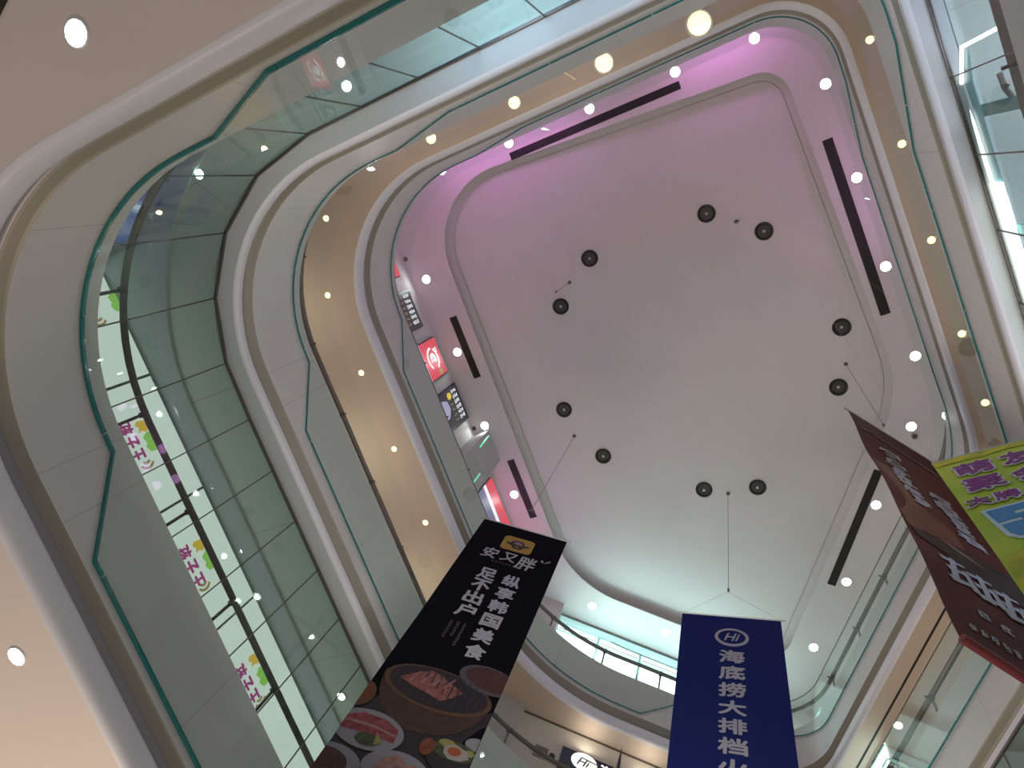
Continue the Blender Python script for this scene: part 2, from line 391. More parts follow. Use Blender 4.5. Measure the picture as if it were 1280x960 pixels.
def balustrade(label, zt, low_left, low_diag, railz, ranges, ew, RAIL=RAIL):
    t = thing('glass_balustrade', label, 'balustrade', None, 'glass balustrades round the atrium')
    T = drop_table(low_left, low_diag); brk = sorted(x[0] for x in T)
    n = round(OUT.L/PITCH); q00 = q_of('left', 6.13) % (OUT.L/n); pit = OUT.L/n
    keep = lambda q: any(a <= (q % OUT.L) <= b or a <= (q % OUT.L)+OUT.L <= b for a, b in ranges)
    for k in range(n):
        a, b = q00 + k*pit, q00 + (k+1)*pit
        if not keep((a+b)/2): continue
        qs = sorted(set([a+.006, b-.006] + [a + (b-a)*j/10 for j in range(1, 10)] + [c for c in brk + [x+OUT.L for x in brk] if a+.03 < c < b-.03]))
        g = MB(); e = MB()
        def strip(mb, o0, o1, zlo, zhi):
            B = len(mb.v)
            for q in qs:
                d = drop_at(T, q)
                for o, zz in ((o0, zlo(d)), (o1, zlo(d)), (o1, zhi(d)), (o0, zhi(d))):
                    p, _ = OUT.at(q, o); mb.v.append(Vector((p.x, p.y, zz)))
            for i in range(len(qs)-1):
                for j in range(4): mb.f.append((B+i*4+j, B+i*4+4+j, B+i*4+4+(j+1) % 4, B+i*4+(j+1) % 4))
            mb.f.append((B, B+1, B+2, B+3)); l = B+(len(qs)-1)*4; mb.f.append((l, l+3, l+2, l+1))
        strip(g, -.034, -.022, lambda d: zt-d+.05, lambda d: zt+.98)
        strip(e, -.028-ew/2, -.028+ew/2, lambda d: zt-d+.05-ew, lambda d: zt-d+.05)
        gl = g.make('glass_panel', M['glass'], t, sharp=30)
        eo = e.make('bottom_edge', M['teal'], gl, sharp=30); eo['label'] = 'teal bottom edge of the glass'
        if q_of('diag', .5) < (a+b)/2 % OUT.L < q_of('bottom', 5.5) or q_of('diag', .5) < ((a+b)/2) % OUT.L < q_of('bottom', 5.5):
            te = MB(); strip(te, -.036, -.020, lambda d: zt+.98, lambda d: zt+.995); te.make('top_edge', M['steel'], gl)
    for k in range(n):
        q = q00 + k*pit
        if not keep(q): continue
        p, nn = OUT.at(q, RAIL); tt = Vector((-nn.y, nn.x)); R = Matrix(((tt.x, nn.x, 0), (tt.y, nn.y, 0), (0, 0, 1))).to_4x4(); R.translation = (p.x, p.y, zt)
        ps = MB().box(-.022, -.012, 0, .022, .012, railz-.03, R).box(-.06, -.05, 0, .06, .05, .015, R); po = ps.make('post', M['steel'], t, sharp=20)
        MB().box(-.04, -.05, railz-.08, .04, .04, railz-.05, R).box(-.018, -.14, railz-.11, .018, -.03, railz-.08, R).make('clamp', M['steel'], po, sharp=20)
    for a, b in ranges:
        prof = []
        for j in range(10):
            q = 2*math.pi*j/10
            prof.append(({k_: v+.055*math.cos(q) for k_, v in RAIL.items()}, zt+railz+.045*math.sin(q)))
        OUT.sweep('handrail', prof, M['steel'], True, t, 60, a, b, .25)
    return t
_all = [(0, OUT.L)]
qa0, qa1 = q_of('left', 1.0)-OUT.L if q_of('left', 1.0) > OUT.L else q_of('left', 1.0), OUT.L + q_of('right', 6.5)
balustrade('frameless glass balustrade with teal bottom edge, lowest gallery beneath the tinted glass screen', ZA[3]+.03, LOW, .75, 1.0, [(q_of('left', 3.0), OUT.L + q_of('right', 7.5))], .042)
balustrade('frameless glass balustrade with brown handrail, gallery with the beige ceiling', ZB[3]+.03, 1.30, .75, .90, _all, .023, dict(RAIL, bottom=.33))
balustrade('frameless glass balustrade of the top gallery, in front of the lit shop screens', ZC[3]+.03, 1.28, .70, 1.02, _all, .022)

# ------------------------------------------------------------------ tinted glass screen of the lowest gallery (faceted, full height)
scr = bpy.data.objects.new('window_1', None); COL.objects.link(scr); scr['kind'] = 'structure'
q0 = q_of('left', 6.0); q = q0
_n = 36; js = []
ql = q_of('left', (1.172*S) - (-.003*1.337*S))      # a joint seen at the bend of the left side
for k in range(-13, 27): js.append(ql + k*.954)
js = [j for j in js]
for i in range(len(js)-1):
    a, _ = OUT.at(js[i], F2S); b, _ = OUT.at(js[i+1], F2S)
    d = (b-a); L = d.length; T = Matrix(((d.x/L, -d.y/L, 0), (d.y/L, d.x/L, 0), (0, 0, 1))).to_4x4(); T.translation = (a.x, a.y, 0)
    MB().box(.008, -.006, ZA[3]+.05, L-.008, .006, ZB[0]-.045, T).make('pane', M['screen_glass'], scr, sharp=20)
    MB().box(-.008, -.009, ZA[3]+.05, .008, .009, ZB[0]-.045, T).make('joint', M['steel'], scr, sharp=20)
    MB().box(-.005, -.02, ZB[0]-.045, L+.005, .02, ZB[0]-.002, T).make('head_rail', M['steel'], scr, sharp=20)

# ------------------------------------------------------------------ lamps
def downlight(name, label, pos, r, m, group, light=None, dome=.03, square=False):
    t = thing(name, label, 'ceiling light', Matrix.Translation(pos), group)
    MB().lathe([(r*1.22, 0), (r*1.22, -.012), (r*1.12, -.022), (r*1.0, -.012), (r*1.0, 0)], 24).make('trim_ring', M['lampring'], t)
    MB().lathe([(r*.99, -.002), (r*.9, -dome*.55), (r*.6, -dome*.9), (r*.2, -dome), (r*.02, -dome)], 24).make('lens', m, t)
    if light:
        lamp('lamp_light', 'SPOT', (0, 0, -.06), light[0], light[1], .06, None, None, t).data.spot_size = math.radians(150)
    return t
W = (.93, .97, 1.0)
ring_lamps = [
 ((552,213),'white ceiling downlight at the rounded upper left corner of the pink ring'),((533,349),'white ceiling downlight near the rounded left bend, above the topmost black text screen'),
 ((572,440),'white ceiling downlight on the outer side of the short black slot by the red screen'),((606,532),'white ceiling downlight tinted green, just above the grey pier'),
 ((643,618),'white ceiling downlight beside the short black slot nearest the black food banner'),((636,179),'white ceiling downlight at the left end of the long upper black slot'),
 ((737,136),'white ceiling downlight at the middle of the long upper black slot'),((844,90),'white ceiling downlight at the right end of the long upper black slot'),
 ((943,48),'white ceiling downlight at the top of the pink ring, right of the upper slot'),((1032,105),'white ceiling downlight at the rounded upper right corner of the ring'),
 ((1071,222),'white ceiling downlight by the upper part of the long right-hand black slot'),((1107,333),'white ceiling downlight by the lower part of the long right-hand black slot'),
 ((1144,445),'white ceiling downlight below the long right-hand slot, above the brown banner'),((1139,533),'white ceiling downlight just behind the upper edge of the brown banner'),
 ((1184,519),'white ceiling downlight half behind the gallery edge above the yellow banner'),((1095,631),'white ceiling downlight by the black slot behind the brown banner'),
 ((1058,727),'white ceiling downlight at the lower end of the slot behind the brown banner'),((1017,809),'white ceiling downlight right of the top of the blue banner'),
 ((833,790),'white ceiling downlight left of the blue banner, above the bright windows'),((740,757),'white ceiling downlight above the bright windows, nearest the black banner')]
for px, lab in ring_lamps: downlight('downlight', lab, px_at_z(px, ZRING), .115, M['lamp_w'], 'white lamps of the top ceiling ring', (9, W), .035)
warm = [((408,273),'warm downlight at the left bend of the beige ceiling, topmost on the left side'),((410,369),'warm downlight in the beige ceiling, second from the top on the left side'),
 ((452,466),'warm downlight in the beige ceiling, middle of the left side'),((493,561),'warm downlight in the beige ceiling, fourth down the left side'),((532,653),'warm downlight in the beige ceiling, lowest on the left beside the black banner'),
 ((536,165),'warm starry downlight in the beige ceiling, leftmost along the upper side'),((640,120),'warm starry downlight in the beige ceiling, second along the upper side'),
 ((752,70),'warm starry downlight in the beige ceiling, third along the upper side'),((871,20),'biggest warm starry downlight, at the top edge of the photo'),
 ((1087,50),'warm downlight at the upper right corner of the beige ceiling'),((1127,180),'warm downlight in the right beige ceiling, second from the top'),((1164,300),'warm downlight in the right beige ceiling, third from the top'),
 ((1202,417),'warm downlight in the right beige ceiling, fourth from the top'),((1231,503),'warm downlight in the right beige ceiling, just above the yellow banner')]
for k, (px, lab) in enumerate(warm):
    big = k in (5, 6, 7, 8)
    p = px_at_z(px, ZC[0])
    if big: p.y += .13
    downlight('downlight', lab, p, {5: .10, 6: .11, 7: .16, 8: .20}.get(k, .06), M['lamp_y'], 'warm lamps of the beige ceiling', (9 if not big else 12, (1, .72, .42)), .035)
low = [((97,42),'large white downlight in the lowest ceiling, upper left corner of the photo'),((22,820),'large white downlight in the lowest ceiling, lower left corner of the photo')]
for px, lab in low: downlight('downlight', lab, px_at_z(px, ZA[0]), .10, M['lamp_w'], 'white lamps of the lowest ceiling', (30, (1, .95, .9)), .025)
for px, lab in [((195,271),'white downlight behind tinted glass at the dark blue corner reflection'),((195,307),'white downlight behind tinted glass, just below the dark blue corner reflection'),((427,870),'white downlight behind tinted glass, left of the food banner'),
                ((250,218),'small warm reflected dot built as a downlight behind the tinted glass at the upper left bend'),((434,108),'small white downlight behind the tinted glass of the upper side')]:  # the small warm one is a reflected dot, added here as a lamp
    p = px_at_z(px, ZB[0]-.002)
    downlight('downlight', lab, p, .07, M['lamp_c'], 'lamps behind the tinted glass', (7, (.9, 1, .95)), .04)

# ------------------------------------------------------------------ speakers, air slots, cables in the top ceiling
spk = [((883,267),'round black ceiling speaker, left one of the upper pair'),((955,289),'round black ceiling speaker, right one of the upper pair'),((1052,409),'round black ceiling speaker, upper one of the right-hand pair'),
 ((1048,484),'round black ceiling speaker, lower one of the right-hand pair'),((947,609),'round black ceiling speaker, right one of the pair above the blue banner'),((880,612),'round black ceiling speaker, left one of the pair above the blue banner'),
 ((754,570),'round black ceiling speaker, lower one of the pair above the black banner'),((705,512),'round black ceiling speaker, upper one of the pair above the black banner'),
 ((701,383),'round black ceiling speaker, lower one of the upper left pair'),((737,323),'round black ceiling speaker, upper one of the upper left pair')]
for px, lab in spk:
    t = thing('ceiling_speaker', lab, 'speaker', Matrix.Translation(px_at_z(px, ZREC)), 'round speakers in the ceiling')
    MB().lathe([(.235, 0), (.235, -.02), (.215, -.035), (.185, -.03), (.17, -.01), (.17, 0)], 32).make('rim', M['black'], t)
    MB().lathe([(.168, -.008), (.13, -.004), (.07, -.003), (.07, 0), (.168, 0)], 32).make('cone', M['cone'], t)
    MB().lathe([(.045, -.003), (.04, -.02), (.02, -.032), (.003, -.034)], 16).make('dust_cap', M['steel_light'], t)
slots = [((638,196),(850,106),.20,'long black air slot along the upper side of the pink ring'),((566,396),(597,472),.22,'short black air slot beside the red screen on the left'),
 ((638,575),(667,647),.22,'short black air slot just above the black food banner'),((1034,174),(1107,393),.24,'long black air slot along the right side of the ring'),((1098,588),(1039,731),.22,'black air slot behind the brown banner')]
for a, b, wd, lab in slots:
    A, B = px_at_z(a, ZRING), px_at_z(b, ZRING); L = (B-A).length
    d = (B-A)/L; T = Matrix(((d.x, -d.y, 0), (d.y, d.x, 0), (0, 0, 1))).to_4x4(); T.translation = A
    t = thing('air_slot', lab, 'vent', T, 'black air slots in the ceiling ring')
    MB().box(0, -wd/2, -.004, L, wd/2, 0).make('back_panel', M['slot'], t)
    fr = MB(); h = wd/2
    fr.box(0, -h, -.012, L, -h+.02, -.002).box(0, h-.02, -.012, L, h, -.002).box(0, -h, -.012, .02, h, -.002).box(L-.02, -h, -.012, L, h, -.002); fr.make('frame', M['slot'], t)
    for k in range(3): y = -h + wd*(k+1)/4; MB().box(.02, y-.006, -.012, L-.02, y+.006, -.003).make('louver', M['black'], t)
A = px_at_z((0, 20), ZA[0]); B = px_at_z((10, 0), ZA[0]); d = (B-A).normalized()
T = Matrix(((d.x, -d.y, 0), (d.y, d.x, 0), (0, 0, 1))).to_4x4(); T.translation = A
if (T.to_3x3() @ Vector((0, 1, 0))).dot(Vector((-1, -1, 0))) < 0: T = T @ Matrix.Diagonal((1, -1, 1, 1))
t = thing('ceiling_vent', 'black vent in the lowest ceiling, cut off at the very top left corner', 'vent', T)
MB().box(-2, 0, -.006, 2, .8, 0).make('back_panel', M['slot'], t); MB().box(-2, 0, -.02, 2, .03, -.006).make('frame', M['black'], t)
for k in range(7): MB().box(-2, .1+k*.1, -.02, 2, .115+k*.1, -.006).make('louver', M['black'], t)

def cable(label, top, zlow, r=.006):
    t = thing('steel_cable', label, 'cable', Matrix.Translation(top), 'steel cables hanging from the top ceiling'); L = top.z - zlow
    MB().lathe([(.05, 0), (.05, -.02), (.015, -.05), (.015, -.07)], 12).make('ceiling_anchor', M['steel'], t)
    MB().tube([(0, 0, -.05), (0, 0, -L+.12)], r, 6).make('wire', M['steel'], t)
    MB().lathe([(.012, -L+.16), (.025, -L+.12), (.025, -L+.03), (.01, -L)], 10).make('hook', M['steel'], t)
    return t
K1, K2, K3 = px_at_z((718, 545), ZREC), px_at_z((910, 617), ZREC), px_at_z((1057, 455), ZREC)
ZK1, ZK2, ZK3 = EYE+15.844, EYE+15.686, EYE+15.890
cable('thin steel cable above the black food banner, with ceiling anchor and hook', K1, ZK1)
cable('thin steel cable above the blue banner, between the lower speaker pair', K2, ZK2)
cable('thin steel cable above the brown banner, near the right speaker pair', K3, ZK3)
cable('short loose steel cable with no banner, by the upper left speaker pair', px_at_z((712, 353), ZREC), EYE+19.3)
hk = px_at_z((920, 277), ZREC)
t = thing('ceiling_hook', 'tiny dark hook in the ceiling between the upper pair of speakers', 'hook', Matrix.Translation(hk))
MB().lathe([(.05, 0), (.05, -.02), (.02, -.05)], 12).make('plate', M['steel'], t); MB().tube([(0, 0, -.05), (0, 0, -.12), (.05, 0, -.17), (.09, 0, -.12)], .015).make('hook', M['steel'], t)

for px, lab in (((1143, 545), 'small grey smoke detector in the ceiling ring beside the brown banner'), ((593, 535), 'small grey smoke detector in the ceiling ring just above the grey pier')):
    t = thing('smoke_detector', lab, 'detector', Matrix.Translation(px_at_z(px, ZRING)), 'smoke detectors in the ceiling ring')
    MB().lathe([(.085, 0), (.085, -.02), (.075, -.03)], 20).make('base', M['steel_light'], t); MB().lathe([(.06, -.03), (.055, -.055), (.03, -.07), (.005, -.072)], 20).make('sensor', M['cone'], t)
t = thing('sprinkler', 'tiny rust brown sprinkler in the pink ring at the upper left bend', 'sprinkler', Matrix.Translation(px_at_z((507, 324), ZRING)))
MB().lathe([(.07, 0), (.07, -.01), (.05, -.02)], 16).make('plate', M['steel'], t); MB().lathe([(.02, -.02), (.02, -.06), (.05, -.065), (.05, -.075), (.005, -.08)], 12).make('head', mat('rusty_brass', (.22, .07, .03), .5), t)

# ------------------------------------------------------------------ hanging banners
def wave(seed, amp):
    a, b, c = [random.uniform(0, 6.28) for _ in range(3)]
    return lambda x, y: amp*(math.sin(1.1*y + a) + .5*math.sin(2.3*y + 1.4*x + b) + .35*math.sin(3.0*x - .8*y + c))
def banner(label, L, R, H, m, knot=None, amp=.02, seed=1, over=.09):
    L, R = Vector(L), Vector(R); wd = (R-L).length; T = frame(L, R-L)
    t = thing('hanging_banner', label, 'banner', T, 'banners hanging in the atrium'); fn = wave(seed, amp)
    f = lambda x, y: fn(x, y)*min(1, max(0, -y)/1.0)
    nx, ny = 14, int(H*7); v = []; fs = []
    for zz in (0, -.004):
        for j in range(ny+1):
            for i in range(nx+1):
                x, y = wd*i/nx, -H*j/ny; v.append((x, y, f(x, y)+zz))
    N = (nx+1)*(ny+1)
    for j in range(ny):
        for i in range(nx):
            a = j*(nx+1)+i; fs += [(a, a+1, a+nx+2, a+nx+1), (N+a, N+a+nx+1, N+a+nx+2, N+a+1)]
    for i in range(nx):
        fs += [(i, N+i, N+i+1, i+1)]; a = ny*(nx+1)+i; fs += [(a, a+1, N+a+1, N+a)]
    for j in range(ny):
        a = j*(nx+1); fs += [(a, a+nx+1, N+a+nx+1, N+a)]; a += nx; fs += [(a, N+a, N+a+nx+1, a+nx+1)]
    mesh('cloth', v, fs, m, t, 80)
    MB().tube([(-over, 0, 0), (wd+over, 0, 0)], .016, 8).make('top_rod', M['steel_light'], t)
    MB().tube([(-.02, -H, f(0, -H)), (wd+.02, -H, f(wd, -H))], .016, 8).make('bottom_rod', M['steel'], t)
    if knot is not None:
        k = T.inverted() @ Vector(knot)
        for e in (0, wd): MB().tube([(e, .01, 0), k], .003, 5).make('cord', M['steel_light'], t)
    return t, f, wd
def flat(pts, z, f, th=.002, sub=True):
    """printed patch following the cloth"""
    b = MB(); cx = sum(p[0] for p in pts)/len(pts); cy = sum(p[1] for p in pts)/len(pts)
    n = len(pts); rings = 5; vs = [Vector((cx, cy, z+f(cx, cy)))]
    for r in range(1, rings+1):
        for x, y in pts:
            X, Y = cx+(x-cx)*r/rings, cy+(y-cy)*r/rings; vs.append(Vector((X, Y, z+f(X, Y))))
    fs = [(0, 1+k, 1+(k+1) % n) for k in range(n)]
    for r in range(rings-1):
        for k in range(n): k2 = (k+1) % n; fs.append((1+r*n+k, 1+(r+1)*n+k, 1+(r+1)*n+k2, 1+r*n+k2))
    b.v, b.f = vs, fs; return b
def clip_w(pts, wd): return [(min(max(x, .004), wd-.004), y) for x, y in pts]
def glyph(mb, x0, y0, x1, y1, z, f, rng, fat=1.0):
    """an unreadable brushed character: a cluster of strokes"""
    w_, h_ = x1-x0, y1-y0; th = h_*.14*fat
    for k in range(3):
        y = y0 + h_*(.06 + .37*k) + rng.uniform(-.06, .06)*h_; a = x0 + w_*rng.uniform(0, .35); b = x1 - w_*rng.uniform(0, .35); sl = h_*rng.uniform(-.05, .16)
        mb.poly([(a, y), (b, y+sl+th*.2), (b-.02*w_, y+sl+th), (a+.05*w_, y+th*.8)], z+f((a+b)/2, y), z+f((a+b)/2, y)+.002)
    for k in range(2):
        x = x0 + w_*(.18 + .45*k) + rng.uniform(-.10, .12)*w_; a = y0 + h_*rng.uniform(0, .35); b = y1 - h_*rng.uniform(0, .2); th2 = w_*.15*fat; sl = w_*rng.uniform(-.22, .22)
        mb.poly([(x+sl, a), (x+sl+th2*.5, a), (x+th2, b), (x, b-.03*h_)], z+.0005+f(x, (a+b)/2), z+f(x, (a+b)/2)+.0025)
    return mb

M['cl_black'] = mat('black_banner_cloth', (.003, .0035, .006), .8, spec=.08)
M['cl_blue'] = mat('navy_banner_cloth', (.012, .022, .135), .75, spec=.1)
M['cl_brown'] = mat('maroon_banner_cloth', (.125, .034, .032), .7, noise=.30, nscale=1.2, spec=.2)
M['cl_yel'] = mat('lime_banner_cloth', (.50, .60, .04), .6, col2=(.36, .54, .03), nscale=1.6)
M['pr_white'] = mat('white_print', (.42, .42, .48), .6, spec=.2); M['pr_grey'] = mat('grey_print', (.09, .09, .105), .6)
M['pr_gold'] = mat('mustard_print', (.40, .24, .03), .6); M['pr_black'] = mat('black_print', (.01, .01, .012), .6)
M['pr_pinkface'] = mat('mauve_print', (.35, .18, .26), .6)
# black food banner
bt, bf, bw = banner('tall black hanging banner with white Chinese lettering and printed grilled meat and plates', (-7.0743, 5.1236, EYE+14.922), (-5.4664, 6.1167, EYE+14.922), 7.85, M['cl_black'], (K1.x, K1.y, ZK1), .012, 1)
e = .012
o = flat(rrect(.635, -1.06, 1.295, -.47, .10), e, bf).make('logo_badge', M['pr_gold'], bt, 0); o['label'] = 'mustard logo badge with a small black bowl figure'
lg = MB()
def PP(mb, pts, z): mb.poly(pts, z+bf(*pts[0]), z+bf(*pts[0])+.002); return mb
PP(lg, [(.72, -.74), (.84, -.76), (.98, -.79), (1.1, -.77), (1.22, -.73), (1.22, -.78), (1.12, -.84), (1.07, -.95), (.90, -.96), (.85, -.85), (.72, -.80)], e+.004)
arc = [(.965+.15*math.cos(q), -.76+.15*math.sin(q)) for q in [math.pi*k/12 for k in range(13)]] + [(.965+.09*math.cos(q), -.76+.10*math.sin(q)) for q in [math.pi*(12-k)/12 for k in range(13)]]
PP(lg, arc, e+.004); lg.make('emblem', M['pr_black'], bt, 0)
PP(MB(), ell(.965, -.72, .08, .055, 20), e+.006).make('emblem_centre', M['pr_pinkface'], bt, 0)
PP(MB(), ell(.965, -.885, .05, .02, 16), e+.007).make('emblem_mark', M['pr_gold'], bt, 0)
tx = MB()
for ch, x0, y0, x1, y1 in (('安', .36, -1.54, .70, -1.14), ('又', .76, -1.50, 1.08, -1.16), ('胖', 1.10, -1.64, 1.50, -1.14)): add_text(tx, ch, x0, y0, x1, y1, e, .012, .15, bf)
PP(tx, [(1.55, -1.12), (1.60, -1.10), (1.62, -1.19), (1.59, -1.20)], e); PP(tx, [(1.64, -1.19), (1.66, -1.19), (1.76, -1.08), (1.72, -1.07)], e)
tx.make('brush_lettering', M['pr_white'], bt, 0)
sm = MB(); rg = random.Random(3)
for k in range(9): glyph(sm, .64+k*.072, -1.645, .64+k*.072+.05, -1.585, e, bf, rg)
sm.make('subtitle_lettering', M['pr_grey'], bt, 0)
for cx, y1, n_ in ((.80, -3.80, 9), (.68, -3.80, 6), (.56, -3.82, 7)):
    sm = MB()
    for k in range(n_): glyph(sm, cx, y1-.075*(k+1), cx+.065, y1-.075*k-.015, e, bf, rg)
    sm.make('small_lettering', M['pr_grey'], bt, 0)
tx = MB()
for k, ch in enumerate('纵享韩国美食'): add_text(tx, ch, 1.03, -2.33-.463*k, 1.385, -1.94-.463*k, e, .028, 0, bf)
for k, ch in enumerate('足不出户'): add_text(tx, ch, .53, -2.33-.44*k, .89, -1.92-.44*k, e, .028, 0, bf)
tx.make('headline_lettering', M['pr_white'], bt, 0)
# printed food
P_ = {}
P_['bowl'] = mat('print_clay_bowl', (0.0413, 0.0173, 0.0074), .6, col2=(0.0186, 0.0074, 0.0033), nscale=9)
P_['rim'] = mat('print_bowl_rim', (0.0701, 0.0330, 0.0145), .6); P_['grill'] = mat('print_grill', (0.0049, 0.0054, 0.0071), .6)
P_['bar'] = mat('print_grill_bar', (0.0145, 0.0153, 0.0186), .6)
P_['meat'] = mat('print_meat', (0.1485, 0.0248, 0.0186), .6, col2=(0.2269, 0.1031, 0.0825), nscale=14); P_['raw'] = mat('print_raw_meat', (0.1361, 0.0074, 0.0124), .6, col2=(0.2063, 0.0495, 0.0536), nscale=11)
P_['ham'] = mat('print_ham', (0.1980, 0.0907, 0.0701), .6, col2=(0.2475, 0.1568, 0.1320), nscale=12); P_['plate'] = mat('print_plate', (0.1733, 0.1774, 0.1939), .6)
P_['plate_dim'] = mat('print_dim_plate', (0.0577, 0.0577, 0.0660), .6); P_['stew'] = mat('print_stew', (0.0351, 0.0083, 0.0058), .6, col2=(0.0577, 0.0186, 0.0124), nscale=10)
P_['leaf'] = mat('print_leaf', (0.0124, 0.0206, 0.0062), .6, col2=(0.0413, 0.0660, 0.0124), nscale=20); P_['lemon'] = mat('print_lemon', (0.1856, 0.1733, 0.0495), .6)
P_['yolk'] = mat('print_yolk', (0.2269, 0.0495, 0.0083), .6); P_['white'] = mat('print_egg_white', (0.2269, 0.2063, 0.1856), .6); P_['carrot'] = mat('print_carrot', (0.1444, 0.0330, 0.0062), .6, noise=.4, nscale=14)
P_['slate'] = mat('print_slate_table', (0.0091, 0.0099, 0.0124), .6, noise=.5, nscale=6)
def pr(name, pts, z, m): return flat(clip_w(pts, bw), e+z, bf).make(name, P_[m], bt, 0)
pr('printed_table', [(0, -6.2), (.6, -5.9), (1.3, -6.1), (1.9, -5.7), (1.9, -7.84), (0, -7.84)], -.004, 'slate')
pr('printed_bowl', [(.10, -5.50)] + [(.97 - .85*math.cos(q), -5.62 - .92*math.sin(q)) for q in [math.pi*k/16 for k in range(1, 16)]] + [(1.84, -5.62), (1.6, -5.5), (1.0, -5.3), (.4, -5.35)], .000, 'bowl')
pr('printed_bowl_rim', ell(.98, -5.60, .86, .46, 40, -.05), .004, 'rim'); pr('printed_grill', ell(.98, -5.585, .79, .41, 40, -.05), .008, 'grill')
gb = MB()
for k in range(13):
    x = .28 + k*.112; hh = .37*math.sqrt(max(0, 1-((x-.98)/.78)**2)); PP(gb, [(x-.012, -5.585-hh), (x+.012, -5.585-hh), (x+.012, -5.585+hh), (x-.012, -5.585+hh)], e+.011)
gb.make('printed_grill_bars', P_['bar'], bt, 0)
pr('printed_grilled_meat', [(.36, -5.60), (.55, -5.40), (.75, -5.25), (.90, -5.27), (1.12, -5.40), (1.36, -5.52), (1.25, -5.68), (1.10, -5.83), (.85, -5.75), (.6, -5.70)], .015, 'meat')
for k in range(4): a = .50+.18*k; pr('printed_meat_fat', [(a, -5.62+.03*k), (a+.10, -5.34+.02*k), (a+.13, -5.35+.02*k), (a+.03, -5.66+.03*k)], .019, 'ham')
pr('printed_plate', ell(1.62, -5.06, .48, .32, 36, -.15), .012, 'plate_dim'); pr('printed_stew', ell(1.66, -5.04, .42, .26, 32, -.15), .016, 'stew')
pr('printed_side_bowl', ell(-.02, -6.15, .21, .28, 30), .012, 'rim'); pr('printed_side_food', ell(-.03, -6.12, .17, .2, 30), .016, 'carrot')
pr('printed_plate', ell(.38, -6.76, .52, .36, 40, -.05), .012, 'plate')
pr('printed_raw_meat', [(.0, -6.62), (.2, -6.50), (.55, -6.50), (.78, -6.62), (.80, -6.86), (.50, -6.84), (.2, -6.86), (.0, -6.88)], .016, 'raw')
pr('printed_meat_fat', [(.02, -6.70), (.4, -6.66), (.78, -6.72), (.78, -6.75), (.4, -6.70), (.02, -6.74)], .020, 'ham')
pr('printed_leaves', ell(.44, -6.94, .17, .11, 24), .020, 'leaf'); pr('printed_lemon', [(.52, -6.76), (.66, -6.93), (.56, -7.0)], .024, 'lemon')
pr('printed_plate', ell(1.0, -7.28, .46, .33, 36), .016, 'plate'); pr('printed_ham', [(.70, -7.42), (.8, -7.12), (.96, -7.02), (1.1, -7.12), (1.25, -7.10), (1.38, -7.45), (1.0, -7.5)], .020, 'ham')
pr('printed_plate', ell(.16, -7.48, .42, .32, 36), .014, 'plate'); pr('printed_stew', ell(.1, -7.48, .30, .22, 30), .018, 'stew')
pr('printed_pale_cup', ell(1.86, -6.42, .16, .12, 24), .012, 'plate'); pr('printed_black_bowl', ell(1.62, -6.78, .36, .30, 36), .016, 'grill')
pr('printed_greens', ell(1.62, -6.66, .32, .17, 30), .020, 'leaf'); pr('printed_carrot', ell(1.24, -6.72, .10, .16, 20), .020, 'carrot')
pr('printed_egg_white', [(1.46, -6.62), (1.6, -6.54), (1.78, -6.60), (1.84, -6.72), (1.74, -6.80), (1.58, -6.82), (1.48, -6.74)], .024, 'white'); pr('printed_egg_yolk', ell(1.62, -6.67, .095, .075, 24), .028, 'yolk')
pr('printed_noodles', ell(1.48, -6.56, .12, .07, 20), .0235, 'lemon'); pr('printed_noodles', ell(1.82, -6.62, .07, .06, 20), .0235, 'lemon')

# blue banner
ut, uf, uw = banner('tall navy blue hanging banner with a white oval emblem and a column of white lettering', (-3.5713, 8.1670, EYE+14.6865), (-1.7161, 8.7732, EYE+14.6865), 7.85, M['cl_blue'], (K2.x, K2.y, ZK2), .02, 2)
em = MB(); ring_poly(em, ell(.99, -.76, .325, .31, 40), ell(.99, -.75, .262, .235, 40), e+uf(.99, -.76), e+.002+uf(.99, -.76)); em.make('emblem_ring', M['pr_white'], ut, 0)
tx = MB(); add_text(tx, 'Hi', .84, -.88, 1.15, -.62, e, .012, .35, uf); tx.make('emblem_lettering', M['pr_white'], ut, 0)
tx = MB()
for k, ch in enumerate('海底捞大排档火锅'): add_text(tx, ch, .752, -1.60-.497*k, 1.222, -1.20-.497*k, e, .030, 0, uf)
tx.make('column_lettering', M['pr_white'], ut, 0)

# brown banner
wt, wf, ww = banner('tall maroon hanging banner seen edge-on, with white brush lettering and a dark printed band', (.7316, 5.0588, EYE+15.286), (1.8604, 6.4927, EYE+15.286), 7.75, M['cl_brown'], (K3.x, K3.y, ZK3), .025, 3)
P_['band'] = mat('print_dark_band', (.018, .010, .012), .6, col2=(.05, .022, .022), nscale=5); P_['strip'] = mat('print_pale_strip', (.24, .15, .14), .6, noise=.4, nscale=4)
P_['rust'] = mat('print_rust_patch', (.17, .05, .03), .6, noise=.4, nscale=2)
flat([(.03, -2.6), (.36, -2.4), (.36, -3.9), (.95, -4.2), (.95, -4.8), (.03, -5.1)], .009, wf).make('printed_rust_patch', P_['rust'], wt, 0)
flat([(.12, -.80), (1.7, -.80), (1.7, -.90), (.12, -.90)], .012, wf).make('printed_strip', P_['strip'], wt, 0)
flat([(.10, -5.02), (.5, -4.78), (1.81, -4.70), (1.81, -5.60), (.9, -5.62), (.5, -5.36), (.1, -5.3)], .011, wf).make('printed_band', P_['band'], wt, 0)
flat([(.12, -4.86), (.5, -4.82), (.9, -4.95), (1.2, -5.1), (.9, -5.06), (.5, -4.92)], .014, wf).make('printed_strip', P_['strip'], wt, 0)
rg = random.Random(11); g1 = MB()
